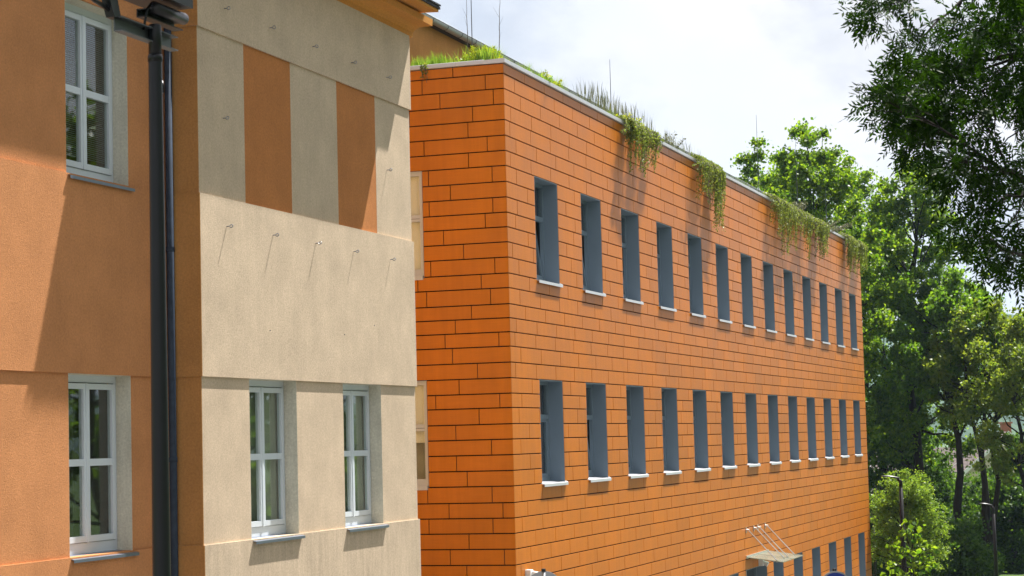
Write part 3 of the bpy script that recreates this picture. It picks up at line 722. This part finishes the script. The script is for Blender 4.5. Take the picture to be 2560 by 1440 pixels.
p = at(2150, 700, 104)
tree('poplar_tree', 'poplar half hidden between the tallest poplar and the dark near branches', p.x, p.y, at(2160, 455, 104).z, -6, 3.4, 40000, .17, 'leafA', 'trees behind the orange building', .24, 34, .6, 'egg', 6)
p = at(2035, 700, 92)
tree('poplar_tree', 'tall poplar rising above the planted roof of the orange building', p.x, p.y, at(2080, 318, 92).z, -7, 4.3, 80000, .155, 'leafA', G, .30, 46, .60, 'egg', 3)
p = at(1900, 700, 97)
tree('poplar_tree', 'smaller poplar top just showing over the middle of the planted roof', p.x, p.y, at(1880, 375, 97).z, -4, 2.9, 26000, .155, 'leafA', G, .2, 26, .5, 'egg', 5)
p = at(2265, 800, 97)
tree('poplar_tree', 'tall loose poplar with sky gaps right of the orange building', p.x, p.y, at(2300, 395, 97).z, -8.2, 3.7, 70000, .16, 'leafA', G, .30, 44, .55, 'egg', 8, (.5, -.6))
p = at(2205, 1000, 99)
tree('broadleaf_tree', 'dense green tree touching the far edge of the orange building', p.x, p.y, at(2205, 540, 99).z, -9.5, 3.0, 52000, .16, 'leafB', G, .26, 36, .55, 'egg', 12)
p = at(2385, 1000, 94)
tree('broadleaf_tree', 'mid green tree with dark trunk left of the street lamp at right', p.x, p.y, at(2370, 690, 94).z, -4.4, 3.0, 44000, .16, 'leafB', G, .24, 36, .5, 'egg', 15)
p = at(2475, 1300, 92)
tree('acacia_tree', 'airy yellow green tree with several dark forked trunks at right', p.x, p.y, at(2480, 770, 92).z, -5.3, 3.2, 34000, .16, 'leafC', G, .17, 38, .45, 'egg', 21, (0, 0), .6, 9, 'tree', 3)
p = at(2590, 1300, 88)
tree('acacia_tree', 'airy yellow green tree cut by the right edge of the picture', p.x, p.y, at(2580, 800, 88).z, -8.5, 3.0, 32000, .16, 'leafC', G, .17, 36, .45, 'egg', 23, (0, 0), .6, 9, 'tree', 2)
p = at(2270, 1400, 74)
tree('rounded_tree', 'dense bright rounded bush behind the taller street lamp', p.x, p.y, at(2270, 1198, 74).z, at(2270, 1400, 74).z, 1.55, 60000, .072, 'leafF', None, .10, 110, .25, 'dome', 31, (0, 0), .5, 9, 'bush')
p = at(2285, 1500, 68)
tree('sapling', 'small large-leaved sapling before the rounded bush', p.x, p.y, at(2285, 1325, 68).z, at(2285, 1440, 68).z-1.2, 1.0, 620, .19, 'leafA', None, .03, 22, .25, 'egg', 33, (0, 0), .9, 6, 'sapling')
GU = 'dark understory trees'
for i, (px, py, dd, rad, lab) in enumerate([(2312, 1110, 104, 2.6, 'dark understory tree left of the far house roofs'), (2525, 1215, 94, 2.6, 'dark understory tree behind the right hand street lamp'), (2230, 1010, 99, 3.2, 'dark understory tree deep behind the rounded bush'), (2350, 1215, 108, 2.6, 'dark understory tree below the far house roofs'),
        (2400, 1345, 86, 1.6, 'low dark shrub between the two street lamps'), (2200, 1330, 90, 1.6, 'low dark shrub against the far end of the orange building'), (2335, 1370, 90, 1.5, 'low dark shrub just right of the rounded bush'),
        (2470, 1190, 106, 3.0, 'dark understory tree behind the forked trunks'), (2570, 1120, 100, 3.2, 'dark understory tree at the right picture edge'), (2420, 1310, 100, 2.0, 'low dark shrub under the right hand street lamp'), (2545, 1290, 98, 2.4, 'low dark shrub in the lower right corner')]):
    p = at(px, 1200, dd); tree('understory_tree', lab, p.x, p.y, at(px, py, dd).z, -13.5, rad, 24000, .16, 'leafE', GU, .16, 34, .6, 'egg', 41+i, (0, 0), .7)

# ------------------------------------------------------------------ near ash tree, branches reach in from the right
random.seed(77); rng = np.random.default_rng(77)
tx = at(3050, 1000, 17); ash = empty('ash_tree', (tx.x, tx.y, ground_z(tx.x))); tag(ash, 'dark near tree with narrow leaves hanging in from the upper right', 'tree')
tb = MB(); trunk = limb(tb, (tx.x, tx.y, ground_z(tx.x)-.1), at(2960, -500, 17), .30, .10, .03, 8, 12)
blobs = [(2175,22,48),(2210,12,45),(2270,130,60),(2330,125,52),(2370,165,80),(2240,205,62),(2200,250,55),(2290,230,85),(2225,300,62),(2300,320,88),(2380,285,85),(2460,60,75),(2430,75,35),(2520,40,90),(2560,130,100),(2480,190,85),(2450,290,65),(2390,400,72),(2330,380,60),(2545,250,65),(2410,480,52),(2430,560,58),(2455,640,58),(2500,665,52),(2555,660,55),(2545,470,45),(2410,610,35),(2590,360,60),(2600,560,70),(2470,440,38),(2650,200,120),(2680,420,130),(2720,650,110),(2600,-60,120),(2750,20,150),(2490,-60,60),(2700,-200,150),(2900,300,170),(2950,-50,200),(3050,600,180),(2850,700,120)]
lv = []; cores = []
for i, (px, py, rp_) in enumerate(blobs):
    rp_ *= .84; px += 14; py -= 22 if py > 450 else 0
    dd = 17+random.uniform(-1.0, 1.6); c = at(px, py, dd); r_ = rp_/5104.7*dd; cores.append((c, r_))
mains = []
for px, py in ((2560, 130), (2520, 430), (2560, 640), (2450, -60), (2700, -200), (2900, 300)):
    q = at(px, py, 17.2); j = min(range(len(trunk)), key=lambda k: abs(trunk[k].z-(q.z-.5))); mains.append(limb(tb, trunk[j], q, .07, .022, .07, 8, 7))
mp_ = [p for mm_ in mains for p in mm_[2:]]
dark_twigs = []
for c, r_ in cores:
    b0 = min(mp_, key=lambda p: (p-c).length+.4*abs(p.y-c.y)*0); pts = limb(tb, b0, c, .016, .005, .10, 7, 5)
    for k in range(9):
        e = c+Vector(rand_dirs(1)[0]*r_*.85); limb(tb, pts[random.choice((3, 4, 5))], e, .0045, .0018, .08, 4, 4)
for pl in ([(2545,330),(2520,345),(2500,370),(2470,400),(2485,440)], [(2500,372),(2478,395),(2490,430)], [(2560,505),(2525,560),(2490,590),(2478,610)], [(2540,540),(2550,590),(2530,640)], [(2275,0),(2272,30),(2240,55)], [(2272,30),(2278,60)]):
    tb.tube([at(a, b_, 17.1) for a, b_ in pl], [.007-.001*i for i in range(len(pl))], 5)
tb.build('trunk', 'bark', ash, True)
V = []; 
for c, r_ in cores:
    n = int(30+1200*r_*r_*(1.0+r_)); subs = [c+Vector(rand_dirs(1)[0])*r_*random.random()**.45 for _ in range(int(6+50*r_))]
    for _ in range(n):
        o = Vector(rand_dirs(1)[0]); sc_ = random.choice(subs)
        p0 = sc_+o*abs(random.gauss(0, .085)); ax = (o*.6+(p0-c)*(.6/r_)+Vector(rand_dirs(1)[0])*.5+Vector((0, 0, -.25))).normalized(); ln = random.uniform(.12, .20)
        sd = ax.cross(Vector(rand_dirs(1)[0])).normalized(); nr = sd.cross(ax)
        npair = 4
        for k in range(npair+1):
            t = .25+.75*k/npair; b0 = p0+ax*ln*t-Vector((0, 0, 1))*(t*t*.02)
            for sg in ((1, -1) if k < npair else (0,)):
                dr = (ax*.62+sd*sg*.8 if sg else ax)+Vector((0, 0, -.15))+nr*random.uniform(-.2, .2); dr.normalize(); LL = random.uniform(.055, .085); wv = dr.cross(nr).normalized()*LL*.145
                V += [tuple(b0), tuple(b0+dr*LL*.45+wv), tuple(b0+dr*LL), tuple(b0+dr*LL*.45-wv)]
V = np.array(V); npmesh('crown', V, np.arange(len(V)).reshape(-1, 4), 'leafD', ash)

# ------------------------------------------------------------------ planted roof
random.seed(5); rng = np.random.default_rng(5)
def blades(n, px, py, hgt, wid, lean=.35, z0=.20):
    """px,py,hgt arrays -> bent two-quad blades"""
    a = rng.uniform(0, 2*np.pi, n); l = lean*hgt*rng.uniform(.1, 1, n); dx, dy = np.cos(a)*l, np.sin(a)*l
    b = a+np.pi/2+rng.uniform(-.5, .5, n); wx, wy = np.cos(b)*wid, np.sin(b)*wid; z = np.full(n, z0)
    P = lambda f, g, s, w: np.stack([px+dx*f+wx*s*w, py+dy*f+wy*s*w, z+hgt*g], 1)
    v = np.stack([P(0, 0, -1, 1), P(0, 0, 1, 1), P(.35, .6, 1, .7), P(.35, .6, -1, .7), P(1, 1, .2, .2), P(1, 1, -.2, .2)], 1)
    base = (np.arange(n)*6)[:, None]; f = np.concatenate([base+np.array([[0, 1, 2, 3]]), base+np.array([[3, 2, 4, 5]])])
    return v.reshape(-1, 3), f
def join(lst):
    vs, fs, o = [], [], 0
    for v, f in lst: vs.append(v); fs.append(f+o); o += len(v)
    return np.concatenate(vs), np.concatenate(fs)
# short green turf along both edges
n1 = 15000; x = rng.uniform(.36, 1.6, n1); y = rng.uniform(.36, 3.0, n1)
h = rng.uniform(.16, .33, n1)*(1+.25*np.sin(y*5)+.2*np.sin(y*13+x*5))
A = blades(n1, x, y, h, .005)
n2 = 34000; x = rng.uniform(.3, 40, n2); y = .37+rng.exponential(.25, n2)
h = rng.uniform(.10, .26, n2)*(1+.6*np.sin(x*.9)*np.sin(x*2.3+1))+.05
h *= np.where((x > 5) & (x < 6.8), .4, 1); h += np.where(x < 5, .14, 0)
B = blades(n2, x, y, h, .006, .6)
v, f = join([A, B]); g_ = npmesh('roof_grass', v, f, 'grass'); stuff(g_); tag(g_, 'short bright green turf growing along the edge of the flat roof', 'grass')
# tall seed grass in drifts
segs = [(6.3, 12.5, 620, .35, .95), (11.5, 17.5, 260, .3, .8), (2.0, 5.5, 70, .2, .5), (16, 23, 120, .15, .4), (24, 33, 700, .18, .36), (33, 40, 500, .15, .3)]
L_ = []
for a, b_, n, h0, h1 in segs:
    x = a+(b_-a)*rng.beta(1.6, 1.8, n); y = .38+rng.exponential(.22, n); h = rng.uniform(h0, h1, n)
    L_.append(blades(n, x, y, h, .0032, .22))
    hx = rng.uniform(0, 1, n) < .6                                     # seed heads: fatter blade on the upper third
    v2, f2 = blades(int(hx.sum()), x[hx], y[hx], h[hx]*.34, .0075, .3, 0); v2 = v2.reshape(-1, 6, 3); v2[:, :, 2] += (.2+h[hx]*.66)[:, None]; L_.append((v2.reshape(-1, 3), f2))
v, f = join(L_); g_ = npmesh('seed_grass', v, f, 'drygrass'); stuff(g_); tag(g_, 'tall grey green seeding grass standing on the flat roof', 'grass')
# leafy weeds: clumps of small leaves around thin stems
def weed(name, label, x, y, r_, hgt, n, m='weed', size=.05, stems=12, cat='plant'):
    e = empty(name, (x, y, .2)); tag(e, label, cat, 'wild plants on the flat roof'); sb = MB(); cen = []
    for k in range(stems):
        a = random.uniform(0, 6.28); rr = r_*math.sqrt(random.random()); hh = hgt*random.uniform(.5, 1)*(1-.4*(rr/r_)**2)
        p0 = Vector((x+rr*.6*math.cos(a), y+rr*.6*math.sin(a), .2)); p1 = Vector((x+rr*math.cos(a), y+rr*math.sin(a), .2+hh)); sb.tube([p0, p0.lerp(p1, .5), p1], [.006, .005, .002], 4)
        for j in range(n//stems):
            t = .15+.85*random.random(); q = p0.lerp(p1, t); s_ = .05*(1.2-t)+.008; cen.append((q.x+random.gauss(0, s_), q.y+random.gauss(0, s_), q.z+random.gauss(0, .02)))
    sb.build('stem', 'stem', e); leaves('foliage', np.array(cen), size, m, e, .5, -.3); return e
weed('leafy_weed', 'big yellow green weed clump at the corner of the planted roof',   .75, .62, .45, .54, 2600, stems=34)
weed('leafy_weed', 'yellow green weeds left of the roof corner', .72, 1.12, .3, .42, 900, stems=18)
weed('leafy_weed', 'tall weed with leafy spikes right above the roof corner', .55, .45, .34, .72, 520, size=.04, stems=7)
weed('leafy_weed', 'yellow weed tuft just right of the roof corner', 1.25, .50, .32, .40, 900, stems=16)
weed('leafy_weed', 'spiky yellow green weed on the roof edge before the tall grass', 3.9, .55, .5, .58, 1500, stems=26)
weed('leafy_weed', 'low green weed patch on the roof edge', 2.7, .5, .6, .36, 1100, 'grass', .06, 24)
weed('leafy_weed', 'yellow green weeds at the foot of the tall grass', 8.3, .5, .9, .36, 1100, stems=30)
weed('leafy_weed', 'thin spiky weeds between the first two hanging plants', 12.6, .5, .8, .6, 700, 'drygrass', .05, 26)
weed('dry_clump', 'straw coloured shrub between the hanging plants near the far end', 27.5, .75, 1.3, .55, 2600, 'drygrass', .06, 60)
weed('dry_clump', 'olive shrub on the roof near the far corner', 33.5, .7, 1.6, .45, 2400, 'drygrass', .06, 60)
# dry tall stalks
for i, (x, y, z1, dx, lab) in enumerate([(2.35, 1.5, 2.15, .0, 'tall bare dark weed stalk left of the roof corner'), (1.28, .5, 1.75, .12, 'thin tall dry stalk above the roof corner')]):
    e = empty('dry_stalk', (x, y, .2)); tag(e, lab, 'plant'); b = MB()
    pts = [(x+random.gauss(0, .012)+dx*t*t, y, .2+(z1-.2)*t) for t in np.linspace(0, 1, 12)]; b.tube(pts, [.010-.0065*t for t in np.linspace(0, 1, 12)], 5)
    for k in range(7): q = Vector(pts[2+k]); b.tube([q, q+Vector((random.uniform(-.12, .12), random.uniform(-.12, .12), random.uniform(.08, .22)))], [.003, .0012], 4)
    b.build('stem', 'stem', e)
# lightning rods
for x, y, z1, lab in ((8.88, .5, 1.83, 'thin lightning rod in the tall roof grass'), (24.8, .5, 2.9, 'lightning rod at the third hanging plant'), (31.0, .5, 2.94, 'lightning rod above the straw coloured roof shrub'), (2.62, 1.5, 3.6, 'lightning rod behind the roof corner reaching out of the picture'), (36.4, .5, 2.0, 'short lightning rod near the far roof corner')):
    e = empty('lightning_rod', (x, y, .2)); tag(e, lab, 'lightning rod', 'lightning rods on the flat roof')
    MB().tube([(x, y, .2), (x, y, z1*.45), (x, y, z1)], [.011, .009, .0045], 6).build('rod', 'channel', e); MB().box(x-.12, x+.12, y-.12, y+.12, .2, .26).build('foot', 'paving', e)
# barrel skylight
sk = empty('roof_light', (7.2, 1.4, .2)); tag(sk, 'low grey barrel shaped roof light behind the seed grass', 'roof light')
pr = [(1.45+.55*math.cos(t), .50+.52*math.sin(t)) for t in np.linspace(0, math.pi, 14)]; MB().poly_prism(pr+[(.9, .2), (2.0, .2)], 'x', 5.6, 9.0).build('dome', 'channel', sk)
for x in np.arange(5.6, 9.01, .85): MB().poly_prism([(1.45+.57*math.cos(t), .50+.54*math.sin(t)) for t in np.linspace(0, math.pi, 14)], 'x', x, x+.05).build('rib', 'zinc', sk)

# trailing plants hanging over the coping
def trailing(x0, x1, zlow, n, label, seed, out=.34):
    random.seed(seed); global rng; rng = np.random.default_rng(seed)
    e = empty('trailing_plant', ((x0+x1)/2, .2, .29)); tag(e, label, 'hanging plant', 'plants hanging over the coping')
    sb = MB(); cen = []; xc = (x0+x1)/2; hw = (x1-x0)/2
    nodes = [xc+hw*random.uniform(-.8, .8) for _ in range(9)]
    for i in range(n):
        xs_ = random.choice(nodes)+random.gauss(0, hw*.07); u = abs(xs_-xc)/hw
        if u > 1.15: continue
        drop = (.30-zlow)*(1-.55*u**1.6)*random.choice((random.uniform(.2, .45), random.uniform(.3, .6), random.uniform(.6, 1.0)))
        o_ = out*random.uniform(.25, 1.0); xd = random.gauss(-.12, .22)
        pts = [Vector((xs_+random.gauss(0, .05), .30, .27)), Vector((xs_, .02, .36+random.uniform(-.03, .06))), Vector((xs_+xd*.3, -.06-o_*.55, .30)), Vector((xs_+xd*.6, -.06-o_*.9, .12))]
        m_ = 6; z = .12; xx = pts[-1].x; yy = pts[-1].y
        for k in range(1, m_+1):
            z2 = .12-max(.05, (drop-.2))*k/m_; xx += random.gauss(0, .03)+xd*.05; yy += random.gauss(0, .012)+.012; yy = min(yy, -.05); pts.append(Vector((xx, yy, z2)))
        sb.tube(pts, [.006]*4+[.005-.0006*k for k in range(m_)], 3)
        tot = 0
        for a, b_ in zip(pts[:-1], pts[1:]):
            ln = (b_-a).length; q = int(ln/.016)+1
            for k in range(q):
                c = a.lerp(b_, (k+random.random())/q); s_ = .017; cen.append((c.x+random.gauss(0, s_), c.y+random.gauss(0, s_), c.z+random.gauss(0, .012)))
    sb.build('stem', 'stem', e); leaves('foliage', np.array(cen), .046, 'vine', e, .55, .5); return e
trailing(7.2, 10.5, -1.02, 95, 'trailing plant nearest the roof corner hanging over the second window', 101)
trailing(14.1, 17.7, -1.5, 120, 'longest trailing plant hanging over the fifth and sixth windows', 102)
trailing(22.9, 27.4, -1.35, 120, 'trailing plant third from the roof corner', 103, .4)
trailing(27.3, 32.4, -1.3, 130, 'trailing plant fourth from the roof corner', 104, .4)
trailing(35.2, 40.3, -1.25, 150, 'trailing plant wrapping the far end of the coping', 105, .4)
b = MB(); e = empty('trailing_sprig', (0, 1.55, .29)); tag(e, 'tiny green sprig over the coping beside the beige wall', 'plant'); cen = []
for k in range(4):
    y = 1.5+random.uniform(-.1, .12); pts = [Vector((.2, y, .28)), Vector((-.04, y, .31)), Vector((-.08, y-.02, .2)), Vector((-.07, y-.05, .05-.03*k))]; b.tube(pts, .004, 4)
    for i in range(26): t = random.random()*2.99; q = pts[int(t)].lerp(pts[int(t)+1], t % 1); cen.append((q.x, q.y+random.gauss(0, .02), q.z+random.gauss(0, .015)))
b.build('stem', 'stem', e); leaves('foliage', np.array(cen), .045, 'vine', e, .55, .3)

# ------------------------------------------------------------------ far houses
def house(name, label, c, L_, Wd, hw, hr, yaw, chim):
    gz_ = ground_z(c.x)-2; h = empty(name, (c.x, c.y, gz_)); tag(h, label, 'house', 'houses beyond the trees')
    def T(x, y, z): return (c.x+x*math.cos(yaw)-y*math.sin(yaw), c.y+x*math.sin(yaw)+y*math.cos(yaw), z)
    ze = c.z-hr; b = MB(); b.poly_prism([(-Wd/2, gz_), (Wd/2, gz_), (Wd/2, ze), (0, c.z-.15), (-Wd/2, ze)], 'x', -L_/2, L_/2); b.v = [T(*q) for q in b.v]; b.build('wall', 'render', h)
    r_ = MB()
    for s in (-1, 1): r_.poly_prism([(0, c.z), (s*(Wd/2+.5), ze-.25), (s*(Wd/2+.5), ze-.10), (0, c.z+.18)], 'x', -L_/2-.5, L_/2+.5)
    r_.v = [T(*q) for q in r_.v]; ro = r_.build('roof', 'redtile', h)
    for s_ in (-1, 1):
        for xx in (-L_/2-.56, L_/2+.5):
            vb = MB().poly_prism([(0, c.z-.1), (s_*(Wd/2+.55), ze-.4), (s_*(Wd/2+.55), ze-.08), (0, c.z+.22)], 'x', xx, xx+.06)
            vb.v = [T(*q) for q in vb.v]; vb.build('verge_board', 'white', ro)
    ch = MB(); ch.box(chim-.45, chim+.45, -.9, -.2, c.z-1, c.z+.75); ch.box(chim-.55, chim+.55, -1.0, -.1, c.z+.75, c.z+.87); ch.v = [T(*q) for q in ch.v]; ch.build('chimney', 'brick', ro)
    for x in (-L_/4, L_/4):
        for s in (-1, 1):
            w = MB().box(x-.6, x+.6, s*(Wd/2)-.03, s*(Wd/2)+.03, ze-2.2, ze-.8); w.v = [T(*q) for q in w.v]; o = w.build('window', 'white', h)
            w = MB().box(x-.5, x+.5, s*(Wd/2)-.04, s*(Wd/2)+.04, ze-2.1, ze-.9); w.v = [T(*q) for q in w.v]; w.build('pane', 'room', o)
house('house', 'distant house with long brown tiled roof and brick chimney', at(2360, 1124, 170), 11, 8, 3, 3.2, R(96), -3)
house('house', 'distant gabled house with pale verge board at right', at(2500, 1085, 150), 9, 9, 3, 4.0, R(12), 1)

# ------------------------------------------------------------------ added trees out of view across the road, cut sky light and reflections
for i, x in enumerate((-30, -21, -12, -3, 6, 15, 24, 33, 42)):
    tree('sky_block_tree', 'tall leafy tree added unseen across the road to block sky light', x+random.uniform(-1, 1), -21.5+random.uniform(-1, 1), ground_z(x)+17.5, ground_z(x)+2.2, 4.8, 7500, .48, 'leafB', 'added sky-blocking trees opposite', .22, 26, .9, 'egg', 61+i)

# ------------------------------------------------------------------ air
hz = MB().box(-140, 3600, -1800, 2400, -60, 215).build('haze', 'white'); stuff(hz); tag(hz, 'thin blue summer haze over the valley', 'haze')
m, t, b, o = mat('haze_air'); t.nodes.remove(b)
vol = N(t, 'ShaderNodeVolumePrincipled'); vol.inputs['Color'].default_value = (.55, .75, 1, 1); vol.inputs['Density'].default_value = .00011; vol.inputs['Anisotropy'].default_value = .2
t.links.new(vol.outputs[0], o.inputs['Volume']); hz.data.materials.clear(); hz.data.materials.append(m)
